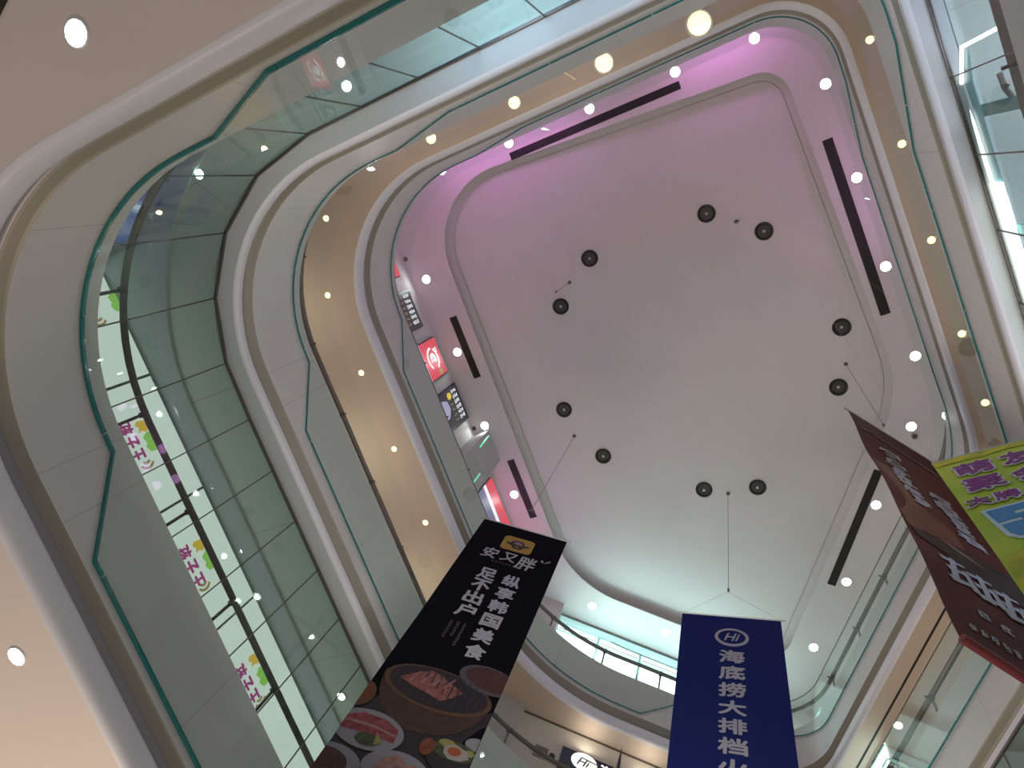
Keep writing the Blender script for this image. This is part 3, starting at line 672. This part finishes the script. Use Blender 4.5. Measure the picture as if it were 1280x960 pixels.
for k in range(6): glyph(g1, .37, -1.72-.415*k, .81, -1.36-.415*k, .014, wf, rg, 1.8)
g1.make('column_lettering', M['pr_white'], wt, 0); g1 = MB()
for k in range(5): glyph(g1, 1.0, -2.74-.415*k, 1.5, -2.38-.415*k, .014, wf, rg, 1.8)
g1.make('column_lettering', M['pr_white'], wt, 0)
g2 = MB()
def stroke(a, b, w0, w1, z):
    d = Vector((b[0]-a[0], b[1]-a[1])).normalized(); n = Vector((-d.y, d.x))
    P = [(a[0]+n.x*w0, a[1]+n.y*w0), (a[0]-n.x*w0, a[1]-n.y*w0), (b[0]-n.x*w1, b[1]-n.y*w1), (b[0]+n.x*w1, b[1]+n.y*w1)]
    g2.poly(P, z+wf(*a), z+wf(*a)+.002)
for k in range(4):
    x0, y0 = .34+k*.36, -6.22-.04*k
    stroke((x0, y0+.60), (x0+.37, y0+.72), .045, .025, .015); stroke((x0+.03, y0+.36), (x0+.36, y0+.46), .05, .03, .016); stroke((x0-.02, y0+.04), (x0+.38, y0+.20), .06, .04, .017)
    stroke((x0+.20, y0+.74), (x0+.05+.08*(k % 2), y0+.02), .04, .055, .018); stroke((x0+.30, y0+.52), (x0+.33, y0+.02+.05*(k % 3)), .035, .06, .019)
g2.make('brush_lettering', M['pr_white'], wt, 0)
g3 = MB()
for k in range(2): glyph(g3, .46+k*.28, -6.86, .46+k*.28+.17, -6.70, .014, wf, rg, 1.5)
g3.make('small_lettering', M['pr_white'], wt, 0); g3 = MB()
for k in range(8):
    g3 = MB(); glyph(g3, .22+k*.13, -7.34, .22+k*.13+.10, -7.20, .014, wf, rg, 1.7); g3.make('bottom_letter', M['pr_white'], wt, 0)
M['hem'] = mat('red_banner_hem', (.22, .03, .035), .5)
MB().tube([(.0, -7.72, wf(.1, -7.72)+.01), (.9, -7.74, wf(.9, -7.74)+.01), (ww, -7.72, wf(ww, -7.72)+.01)], .05, 10).make('hem_roll', M['hem'], wt, 60)

# yellow banner
yl = Vector((1.0748, 3.7857, EYE+8.87)); yr = yl + Vector((.9136, -.0173, 0)).normalized()*1.30
yt, yf, yw = banner('lime yellow hanging banner with purple and blue outlined lettering at the right edge', yl, yr, 4.2, M['cl_yel'], None, .012, 4, .005)
for x in (.02, yw-.02): MB().tube([(x, .01, 0), (x, ZREC-EYE-8.87, 0)], .0015, 5).make('cord', M['steel_light'], yt)
P_['yellow'] = mat('print_yellow_band', (.62, .56, .02), .6, col2=(.34, .40, .02), nscale=5); P_['purple'] = mat('print_purple', (.24, .025, .25), .6); P_['halo'] = mat('print_pale_outline', (.62, .58, .68), .6)
P_['blue'] = mat('print_sky_blue', (.045, .27, .62), .6); P_['bluehalo'] = mat('print_pale_blue_outline', (.55, .72, .80), .6)
flat([(.005, -.01)] + [(yw-.005, -.01), (yw-.005, -.13), (1.0, -.15), (.7, -.12), (.45, -.16), (.2, -.13), (.005, -.15)], .008, yf).make('printed_top_band', P_['yellow'], yt, 0)
o = flat([(.02, -2.3), (.35, -2.05), (.8, -2.2), (1.28, -2.1), (1.28, -4.0), (.02, -4.0)], .004, yf).make('printed_yellow_patch', P_['yellow'], yt, 0)
h1, h2 = MB(), MB()
for ch, x0, y0, x1, y1 in (('萌', .14, -.56, .49, -.26), ('友', .575, -.56, .90, -.26), ('聚', .13, -.97, .48, -.66), ('会', .56, -.97, .90, -.66), ('大', .045, -1.27, .245, -1.09), ('牌', .285, -1.27, .50, -1.09)):
    add_text(h1, ch, x0-.022, y0-.022, x1+.022, y1+.022, .012, .075, 0, yf); add_text(h2, ch, x0, y0, x1, y1, .020, .025, 0, yf)
h1.make('lettering_outline', P_['halo'], yt, 0); h2.make('lettering', P_['purple'], yt, 0)
h1, h2 = MB(), MB()
h1.poly([(.10, -1.38), (.95, -1.34), (.95, -1.62), (.90, -2.02), (.24, -2.02), (.16, -1.92)], .010+yf(.4, -1.7), .012+yf(.4, -1.7)); h1.make('numeral_outline', P_['bluehalo'], yt, 0)
for poly in ([(.14, -1.42), (.92, -1.38), (.92, -1.48), (.34, -1.52), (.34, -1.58), (.92, -1.56), (.92, -1.62), (.28, -1.66), (.17, -1.68)], [(.18, -1.73), (.36, -1.71), (.36, -1.66), (.44, -1.66), (.46, -1.80), (.92, -1.80), (.90, -1.97), (.25, -1.97), (.20, -1.88)]):
    h2.poly(poly, .016+yf(.4, -1.7), .018+yf(.4, -1.7))
h2.make('numeral', P_['blue'], yt, 0)

# ------------------------------------------------------------------ top gallery: lit screens on the left wall
M['scr_black'] = mat('black_screen', (.01, .01, .012), .3, emit=(.02, .02, .03), strength=1)
M['scr_text'] = emi('lit_white_lettering', (.95, .93, 1), 1.3); M['scr_gold'] = emi('lit_gold_lettering', (.8, .6, .2), .55)
M['scr_red'] = emi('lit_red_panel', (.80, .06, .10), .95); M['scr_purple'] = emi('lit_lilac_picture', (.55, .5, .75), .7); M['scr_bluew'] = emi('lit_pale_blue', (.65, .75, 1), 1.4)
XW = -S - 1.13 + .05
def left_rect(pa, pb):
    """wall rectangle whose upper edge runs through two photo points; returns y0,y1,ztop"""
    a = px_on_plane(pa, (XW, 0, 0), (1, 0, 0)); b = px_on_plane(pb, (XW, 0, 0), (1, 0, 0)); return a.y, b.y, min(ZRING-.06, (a.z+b.z)/2)
ZBOT = ZC[3]+1.4
def screen(label, y0, y1, z0, z1, m):
    t = thing('wall_screen', label, 'screen', frame((XW+.03, y0, z0), (0, 1, 0)), 'lit screens of the top gallery'); w_, h_ = y1-y0, z1-z0
    fr = MB(); fr.box(0, 0, -.08, w_, h_, 0); fr.make('casing', M['black'], t)
    MB().box(.03, .03, 0, w_-.03, h_-.03, .012).make('display', m, t)
    return t, w_, h_
y0, y1, zt_ = left_rect((507, 362), (530, 407))
def text_screen(label, y0, y1, zt_, seed, picture):
    t, w_, h_ = screen(label, y0, y1, zt_-1.75, zt_, M['scr_black']); rg = random.Random(seed); g = MB(); g2_ = MB(); z0 = lambda x, y: 0
    for k in range(6):
        x = .10 + (w_-.2)*k/6
        for r_ in range(3): glyph(g, x, h_-.30-.13*r_, x+(w_-.2)/6*.8, h_-.20-.13*r_, .014, z0, rg)
        for r_ in range(2): glyph(g2_, x+.02, h_-.78-.12*r_, x+(w_-.2)/6*.6, h_-.70-.12*r_, .014, z0, rg)
    g.make('white_lettering', M['scr_text'], t, 0); g2_.make('gold_lettering', M['scr_gold'], t, 0)
    if picture:
        MB().poly(ell(.22, h_-.78, .10, .15, 20), .016, .020).make('yellow_picture', emi('lit_yellow', (.9, .65, .05), .9), t, 0)
        MB().poly([(.15, h_-1.7), (.3, h_-1.05), (.55, h_-1.0), (.75, h_-1.25), (.8, h_-1.7)], .015, .018).make('lilac_picture', M['scr_purple'], t, 0)
    else: MB().poly([(.1, h_-1.7), (.1, h_-1.1), (w_-.3, h_-1.15), (w_-.2, h_-1.7)], .015, .018).make('picture', emi('lit_rust_picture', (.5, .2, .12), .5), t, 0)
text_screen('black lit screen with white lettering, upper one on the left wall', y0, y1, zt_, 5, False)
y2, y3, zt2 = left_rect((540, 421), (559, 465))
t, w_, h_ = screen('glowing red screen with a white round brush mark, between two black screens', y2, y3, zt2-1.75, zt2, M['scr_red'])
mk = MB()
for q0_, q1_, r_, th in ((.4, 2.6, .34, .07), (3.0, 5.6, .34, .06), (0.8, 4.2, .17, .06)):
    pts = [(w_*.5+r_*math.cos(q0_+(q1_-q0_)*k/14), h_-.62+r_*1.1*math.sin(q0_+(q1_-q0_)*k/14)) for k in range(15)]
    pin = [(w_*.5+(r_-th)*math.cos(q0_+(q1_-q0_)*k/14), h_-.62+(r_-th)*1.1*math.sin(q0_+(q1_-q0_)*k/14)) for k in range(14, -1, -1)]
    mk.poly(pts+pin, .014, .018)
glyph(mk, w_*.2, h_-.36, w_*.42, h_-.18, .014, lambda x, y: 0, random.Random(2)); glyph(mk, w_*.38, h_-.78, w_*.62, h_-.5, .014, lambda x, y: 0, random.Random(4)); mk.make('brush_mark', M['scr_text'], t, 0)
MB().box(0, 0, .013, w_, .5, .020).make('lower_picture', M['scr_bluew'], t); MB().poly(rrect(w_-.22, h_-.55, w_-.06, h_-.30, .03), .014, .018).make('seal_mark', M['scr_gold'], t, 0)
y4, y5, zt3 = left_rect((565, 480), (587, 520))
text_screen('black lit screen with white lettering and yellow picture, nearest the grey pier', y4, y5, zt3, 6, True)
y6, y7, zt4 = left_rect((493, 330), (500, 346))
t, w_, h_ = screen('small glowing red screen at the upper left bend, mostly hidden by the gallery edge', y6-.5, y7, zt4-1.75, zt4, M['scr_red'])
g = MB(); glyph(g, w_*.3, h_-.8, w_*.7, h_-.3, .014, lambda x, y: 0, random.Random(8)); g.make('lettering', M['scr_gold'], t, 0)
# red curved light box beyond the pier
y8, y9, zt5 = left_rect((612, 597), (636, 652))
t = thing('light_box', 'glowing red light box with a curved white stripe, between grey pier and black banner', 'sign', frame((XW+.03, y8, zt5-1.9), (0, 1, 0)))
w_, h_ = y9-y8+1.6, 1.9
MB().box(0, 0, -.06, w_, h_, .0).make('casing', M['steel'], t); MB().box(.02, .02, 0, w_-.02, h_-.02, .015).make('red_face', M['scr_red'], t)
cv = [(w_*k/16, h_-.62-.28*(k/16)**1.6) for k in range(17)]; cv2 = [(x, y-.20) for x, y in reversed(cv)]
MB().poly(cv+cv2, .016, .020).make('white_stripe', M['scr_bluew'], t, 0); cv3 = [(x, y-.24) for x, y in cv]; cv4 = [(w_, .02), (0, .02)]
MB().poly(cv3+cv4, .016, .019).make('blue_face', emi('lit_navy', (.22, .22, .42), .6), t, 0)
# green reflections on the pier, imitated by added glowing tubes
for lab, a in (('thin green reflection on the grey pier built as a glowing tube, upper one', ((611, 545), (600, 559))), ('thin green reflection on the grey pier built as a glowing tube, lower one', ((600, 592), (589, 607)))):
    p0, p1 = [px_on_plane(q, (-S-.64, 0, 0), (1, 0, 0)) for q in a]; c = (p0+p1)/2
    t = thing('reflection_streak', lab, 'light', Matrix.Translation(c), 'green reflections on the pier')
    MB().tube([p0-c, p1-c], .022, 8).make('tube', emi('green_reflection_glow', (.15, .85, .55), 1.0), t); MB().tube([p0-c+Vector((-.012, 0, 0)), p1-c+Vector((-.012, 0, 0))], .026, 8).make('backing', M['steel_light'], t)
# magenta cove strips hidden along the top gallery edge
M['led_pink'] = emi('pink_light', (1, .25, .9), 3.0)
def cove(label, side, a0, a1, off, z, energy, n=1, col=(.95, .40, 1)):
    P0, r, nn = side_pt(side, a0, off, z); P1 = side_pt(side, a1, off, z)[0]; c = (P0+P1)/2
    t = thing('cove_light', label, 'light', Matrix.Translation(c), 'pink cove lights')
    MB().tube([P0-c, P1-c], .02, 8).make('tube', M['led_pink'], t); MB().tube([P0-c-Vector((0, 0, .03)), P1-c-Vector((0, 0, .03))], .03, 8).make('tray', M['steel_light'], t)
    for k in range(n):
        lamp('cove_glow', 'POINT', (P0-c).lerp(P1-c, (k+.5)/n)+Vector((0, 0, .15)), energy, col, .15, None, None, t)
cove('pink cove light tucked behind the upper gallery edge, left half', 'top', .9, 5.0, .62, ZC[3]+2.75, 12, 4, (.95, .30, 1))
cove('pink cove light tucked behind the upper gallery edge, right corner', 'top', 7.6, 10.0, .62, ZC[3]+2.75, 13, 3, (.95, .30, 1))
cove('pink cove light tucked behind the left gallery edge near the bend', 'left', 8.9, 10.6, .85, ZC[3]+1.7, 11, 1, (1, .5, .85))
cove('pink fill tube added behind the left gallery edge for the glow of the red light box', 'left', 1.2, 3.2, .85, ZC[3]+1.7, 24, 1, (1, .34, .80))  # added stand-in for the pink spill of the red light box
cove('pink cove light tucked behind the right gallery edge', 'right', 2.4, 5.6, .62, ZC[3]+2.5, 6, 3)

# ------------------------------------------------------------------ top gallery: bright windows on the far side
M['win'] = emi('bright_window', (.72, 1.0, .98), 2.6); M['cyan_wall_glow'] = mat('cyan_glow_on_wall', (.6, .8, .8), .6, emit=(.45, .85, .83), strength=.42)  # wall above the windows: their cyan light is put into its emission
M['winframe'] = mat('white_window_frame', (.55, .75, .75), .5)
def wpt(a, z): return side_pt('bottom', a, 1.50, z)
p0, r_, n_ = wpt(6.60, 0)
T = frame((p0.x, p0.y, 0), r_); WL = 6.4
za = px_on_plane((708, 782), p0, n_).z; zl = px_on_plane((720, 800), p0, n_).z
o = MB().box(0, za, -.02, WL, ZRING-.11, .0).make('wall_window_head', M['cyan_wall_glow'], None); o.matrix_world = T; structure(o)
o = MB().box(0, ZRING-.11, -.02, WL, ZRING-.06, .03).make('trim_10', M['steel'], None); o.matrix_world = T; structure(o)
zb_ = ZC[3]+.9
for k in range(5):
    x0, x1 = k*1.30+.03, k*1.30+1.26
    wn = bpy.data.objects.new('window_%d' % (k+2), None); COL.objects.link(wn); wn.matrix_world = T; structure(wn)
    if x0 > WL: continue
    fr = MB().box(x0-.07, zb_, -.02, x0, za, .05).box(x1, zb_, -.02, x1+.07, za, .05).box(x0, za-.03, -.02, x1, za+.02, .05).make('frame', M['winframe'], wn)
    MB().box(x0, za-.36, -.02, x1, za-.03, .0).make('upper_pane', M['win'], wn); MB().box(x0, za-.40, -.02, x1, za-.36, .05).make('transom', M['winframe'], wn)
    MB().box(x0, zb_, -.02, x1, za-.40, .0).make('lower_pane', M['win'], wn)
    MB().tube([(x0+.05, za-.30, .06), (x1-.05, za-.30, .06)], .015, 6).make('bar', M['steel'], wn)
for k in range(2): lamp('daylight', 'AREA', side_pt('bottom', 4.9-2.4*k, 1.2, ZRING-1.6)[0], 32, (.62, 1, .97), 1.2, (math.radians(180), 0, 0))
for sd, al, en in (('left', 3.0, 14), ('left', 6.5, 14), ('left', 10.0, 11), ('top', 2.5, 9), ('top', 6.0, 9)):
    lamp('gallery_fill', 'AREA', side_pt(sd, al, 1.5, ZB[3]+.9)[0], en, (1, .86, .70), 1.2, (math.radians(180), 0, 0))  # added hidden uplights, brightening the beige ceiling
# same daylight where the diagonal side meets the far side
pd, rd, nd = side_pt('diag', 9.9, 1.0, 0)
wn = bpy.data.objects.new('window_8', None); COL.objects.link(wn); wn.matrix_world = frame((pd.x, pd.y, 0), rd); structure(wn)
MB().box(0, ZC[3]+.9, -.02, 1.0, ZRING-1.1, 0).make('pane', M['win'], wn); MB().box(-.08, ZC[3]+.9, -.02, 0, ZRING-1.1, .05).box(1.0, ZC[3]+.9, -.02, 1.08, ZRING-1.1, .05).box(-.08, ZRING-1.1, -.02, 1.08, ZRING-1.02, .05).make('frame', M['winframe'], wn)

# ------------------------------------------------------------------ beige gallery, far side: blue sign, grille, dome camera, folded parasol
p0, r_, n_ = side_pt('bottom', 5.5, .56, 0)
o = MB().box(-1.1, ZC[0]-.05, -.012, 7.0, ZC[0]-.01, .012).make('trim_30', M['steel'], None); o.matrix_world = frame((p0.x, p0.y, 0), r_); structure(o)
def far(px): return px_on_plane(px, p0, n_)
tl, tr = far((703, 935)), far((757, 957)); d = (tr-tl); zs = (tl.z+tr.z)/2
t = thing('shop_sign', 'navy shop sign with glowing white oval emblem on the cream far wall', 'sign', frame((tl.x-n_.x*.06, tl.y-n_.y*.06, zs-.9), r_))
M['navy'] = mat('navy_sign_board', (.012, .016, .06), .4); M['sign_white'] = emi('lit_white_sign', (1, .98, .95), 1.4)
BW = (far((777, 945))-tl).dot(r_)-.14
MB().box(0, 0, -.05, BW, .9, .0).make('board', M['navy'], t)
c = t.matrix_world.inverted() @ px_on_plane((729, 956), p0, n_)
em = MB(); em.poly(ell(c.x, c.y, .30, .25, 36), .005, .02); em.make('emblem', M['sign_white'], t, 0)
em = MB(); add_text(em, 'Hi', c.x-.16, c.y-.14, c.x+.14, c.y+.10, .024, .01, .35); em.make('emblem_lettering', M['navy'], t, 0)
em = MB()
for k, ch in enumerate('海底捞'): add_text(em, ch, c.x+.36+.36*k, c.y-.26, c.x+.68+.36*k, c.y+.16, .01, .03)
em.make('lettering', M['sign_white'], t, 0)
a, b = far((669, 932)), far((684, 938)); gz = far((676, 940))
t = thing('wall_grille', 'small square grey ventilation grille on the cream wall beside the navy sign', 'vent', frame((gz.x-n_.x*.01, gz.y-n_.y*.01, gz.z), r_))
fr = MB().box(-.16, -.16, -.005, .16, -.13, .01).box(-.16, .13, -.005, .16, .16, .01).box(-.16, -.13, -.005, -.13, .13, .01).box(.13, -.13, -.005, .16, .13, .01); fr.make('frame', mat('grey_grille', (.26, .24, .21), .5), t)
MB().box(-.13, -.13, -.005, .13, .13, .0).make('back_panel', mat('dark_grille_back', (.10, .095, .08), .6), t)
for k in range(6): MB().box(-.13, -.12+k*.045, .0, .13, -.105+k*.045, .008).make('louver', bpy.data.materials['grey_grille'], t)
dz = far((689, 948))
t = thing('dome_camera', 'small white dome camera with a black eye between the grille and the navy sign', 'camera', frame((dz.x-n_.x*.01, dz.y-n_.y*.01, dz.z), r_))
MB().lathe([(.10, -.01), (.10, .03), (.085, .05)], 20).make('base', M['lampring'], t); MB().lathe([(.075, .05), (.068, .08), (.045, .105), (.01, .118)], 20).make('dome', M['black'], t)
tip = px_on_plane((777, 936), side_pt('bottom', 4, .43, 0)[0], n_)
t = thing('folded_parasol', 'dark folded parasol tip standing up in front of the cream wall', 'parasol', Matrix.Translation((tip.x, tip.y, ZB[3]+.03))); H_ = tip.z-ZB[3]-.03
MB().lathe([(.02, 0), (.02, H_-.9)], 10).make('pole', M['steel'], t); MB().lathe([(.03, H_-1.5), (.05, H_-1.3), (.04, H_-.5), (.006, H_)], 14).make('canopy', M['navy'], t); MB().lathe([(.05, 0), (.05, .05), (.03, .09)], 20).make('base', M['black'], t)
for a_ in (5.0, 3.6): lamp('sign_light', 'AREA', side_pt('bottom', a_, .30, ZC[0]-.5)[0], 2.6, (1, .92, .78), .3, (math.radians(180), 0, 0))

# ------------------------------------------------------------------ lowest gallery: white shop light boxes behind the tinted glass
M['lb'] = emi('lit_white_light_box', (.90, 1.0, .93), .82)
M['lb_pink'] = emi('lit_pink_lettering', (.45, .05, .25), .75); M['lb_green'] = emi('lit_green_mark', (.35, .75, .12), .75); M['lb_gold'] = emi('lit_gold_mark', (.85, .55, .06), .8); M['lb_brown'] = emi('lit_tan_mark', (.45, .32, .12), .7)
XS = -S - 1.9 + .07
def sh(px): return px_on_plane(px, (XS, 0, 0), (1, 0, 0))
marks = [((150, 392), 'white shop light box behind tinted glass, topmost of four with green and orange marks'), ((186, 560), 'white shop light box behind tinted glass, second from the top, yellow and green marks'),
         ((240, 706), 'white shop light box behind tinted glass, third from the top, brown and green marks'), ((318, 850), 'white shop light box behind tinted glass, lowest one, nearest the food banner')]
cy = [sh(p).y for p, _ in marks]
edges = [sh((150, 328)).y] + [(cy[i]+cy[i+1])/2 for i in range(3)] + [cy[3]+3.6]
for i, (p, lab) in enumerate(marks):
    y0, y1 = edges[i]+.01, edges[i+1]-.01; z1 = ZB[0]-.10; z0 = ZA[3]+1.2
    t = thing('light_box', lab, 'sign', frame((XS, y0, z0), (0, 1, 0)), 'white light boxes behind the tinted glass'); w_, h_ = y1-y0, z1-z0
    MB().box(0, 0, -.06, w_, h_, 0).make('casing', M['steel_light'], t); MB().box(.015, .015, 0, w_-.015, h_-.015, .02).make('lit_face', M['lb'], t)
    up, gr, pk0, pk1, ac = [((147, 357), (143, 378), (118, 372), (121, 398), (123, 402)), ((177, 533), (187, 552), (155, 538), (170, 570), (183, 580)),
                       ((248, 682), (260, 700), (229, 692), (245, 727), (254, 732)), ((317, 824), (327, 845), (299, 841), (314, 873), (324, 876))][i]
    L2 = lambda q: (sh(q).y-y0, sh(q).z-z0)
    (ux, uy), (gx, gy), (ax, ay), (bx, by), (cx_, cy_) = [L2(q) for q in (up, gr, pk0, pk1, ac)]
    MB().poly([(ux+a*.11, uy+b*.15) for a, b in ((-1, -.6), (-.7, .5), (0, 1), (.5, .7), (1, .1), (.6, -.3), (.7, -.9), (0, -.6), (-.4, -1))], .022, .026).make('upper_mark', M['lb_gold'] if i else M['lb_brown'], t, 0)
    MB().poly([(gx+a*.17, gy+b*.13) for a, b in ((-1, 0), (-.8, .8), (-.2, .9), (.1, .5), (.6, .9), (1, .3), (.9, -.6), (.3, -1), (0, -.6), (-.6, -.9))], .022, .026).make('green_mark', M['lb_green'], t, 0)
    if i:
        tx = MB(); pt = (bx-ax)/2; ty = (ay+by)/2
        for k, ch in enumerate('孩子王'): add_text(tx, ch, ax+pt*k-.43*pt, ty-.17, ax+pt*k+.43*pt, ty+.17, .022, .03)
        tx.make('pink_lettering', M['lb_pink'], t, 0)
    for r_ in (.11, .19):
        MB().poly([(cx_-.1+r_*math.cos(q), cy_+r_*math.sin(q)) for q in [-.9+1.8*k/10 for k in range(11)]] + [(cx_-.1+(r_-.045)*math.cos(q), cy_+(r_-.045)*math.sin(q)) for q in [.9-1.8*k/10 for k in range(11)]], .022, .026).make('tan_arc', M['lb_brown'], t, 0)
# dark blue reflection in the corner, built as an added glowing board
cq = q_of('left', 11.2); pc, nc = OUT.at(OUT.near(*px_at_z((205, 272), Z(1.2))[:2]), 1.78); rc = Vector((-nc.y, nc.x, 0))
t = thing('shop_sign', 'dark blue reflection behind the tinted glass at the upper left bend, built as a glowing board', 'sign', frame((pc.x, pc.y, ZB[0]-1.5), -rc if rc.cross(Vector((0, 0, 1))).dot(Vector((nc.x, nc.y, 0))) > 0 else rc))
MB().box(-1.1, 0, -.05, 1.1, 1.35, 0).make('casing', M['steel'], t); MB().box(-1.07, .03, 0, 1.07, 1.32, .015).make('face', emi('blue_reflection_glow', (.03, .06, .30), .8), t)
for k, (a_, e_, c_) in enumerate(((2.5, 5, (.85, .95, 1)), (6.0, 60, (.52, .72, 1)), (9.0, 95, (.52, .70, 1)))):
    lamp('gallery_fill', 'AREA', side_pt('top', a_, .95, ZA[3]+1.3)[0], e_, c_, .8, (math.radians(180), 0, 0))  # added hidden bluish fill for the upper side's ceiling and soffit
for a_ in (2.0, 5.0, 8.0): lamp('gallery_fill', 'AREA', side_pt('right', a_, 1.0, ZA[3]+1.2)[0], 40, (.66, .70, 1), .8, (math.radians(180), 0, 0))  # same added fill along the right side, tinting soffit and bead
# bright window in the beige gallery's diagonal wall
pd, rd, nd = side_pt('diag', 6.1, .60, 0); Tq = frame((pd.x, pd.y, 0), rd); qa = Tq.inverted() @ px_on_plane((1103, 922), pd, nd)
wn = bpy.data.objects.new('window_9', None); COL.objects.link(wn); wn.matrix_world = Tq; structure(wn)
MB().box(qa.x-1.5, qa.y-1.6, -.02, qa.x, qa.y, 0).make('pane', M['win'], wn)
for k in range(3): MB().box(qa.x-1.5, qa.y-.25-k*.4, -.02, qa.x, qa.y-.20-k*.4, .02).make('slat', M['winframe'], wn)
# LED frame on the right
M['led'] = emi('white_led_line', (.92, .98, 1), 4.5); M['led_box'] = emi('bright_white_sign', (.9, .97, 1), 3.2)
pr0, rr, nr = side_pt('right', 0, .345, 0)
T = frame((pr0.x, pr0.y, 0), rr); Ti = T.inverted()
def rp(px): q = Ti @ px_on_plane(px, pr0, nr); return (q.x, q.y)
pts = [rp(q) for q in ((1253, 32), (1202, 59), (1202, 107), (1240, 227))]; last = rp((1284, 372))
t = thing('led_sign_frame', 'glowing white LED outline with clipped corner and bright sign box, right edge of the photo', 'sign', T)
MB().tube([(x, y, 0) for x, y in pts] + [(last[0], last[1], 0)], .022, 8).make('led_line', M['led'], t, 60)
x_a, x_b = pts[3][0], last[0]; yy = pts[3][1]; bb = MB(); rg = random.Random(5); x = x_a
while x > x_b-1.5:
    x2 = x - rg.uniform(.10, .22); bb.box(x2, yy-.36-rg.uniform(0, .07), .0, x, yy-.05, .05); x = x2
bb.make('bright_sign_box', M['led_box'], t, 20)
br = MB(); bq = rp((1243, 122)); br.tube([(bq[0]-.25, bq[1]-.12, -.2), (bq[0]+.05, bq[1]+.02, -.12), (bq[0]+.22, bq[1]-.02, -.1)], .03, 8).tube([(bq[0]+.05, bq[1]+.02, -.12), (bq[0]+.10, bq[1]-.16, -.12)], .025, 8).make('bracket', M['steel'], t)
M['cyan_panel'] = mat('cyan_acrylic', (.10, .42, .45), .25); ys = pts[0][1]
MB().poly([(pts[1][0]-.05, pts[1][1]-.12), (pts[2][0], pts[2][1]-.06), (pts[3][0], pts[3][1]-.05), (last[0]-1.5, yy-.05), (last[0]-1.5, yy-.28), (pts[3][0], yy-.30), (pts[2][0], yy-.32)], -.03, -.02).make('cyan_panel', M['cyan_panel'], t, 20)
for xx in (pts[2][0]-.35, pts[3][0]-.6): MB().box(xx-.07, ys-.3, -.05, xx+.07, yy-.3, -.03).make('cyan_upright', M['cyan_panel'], t)
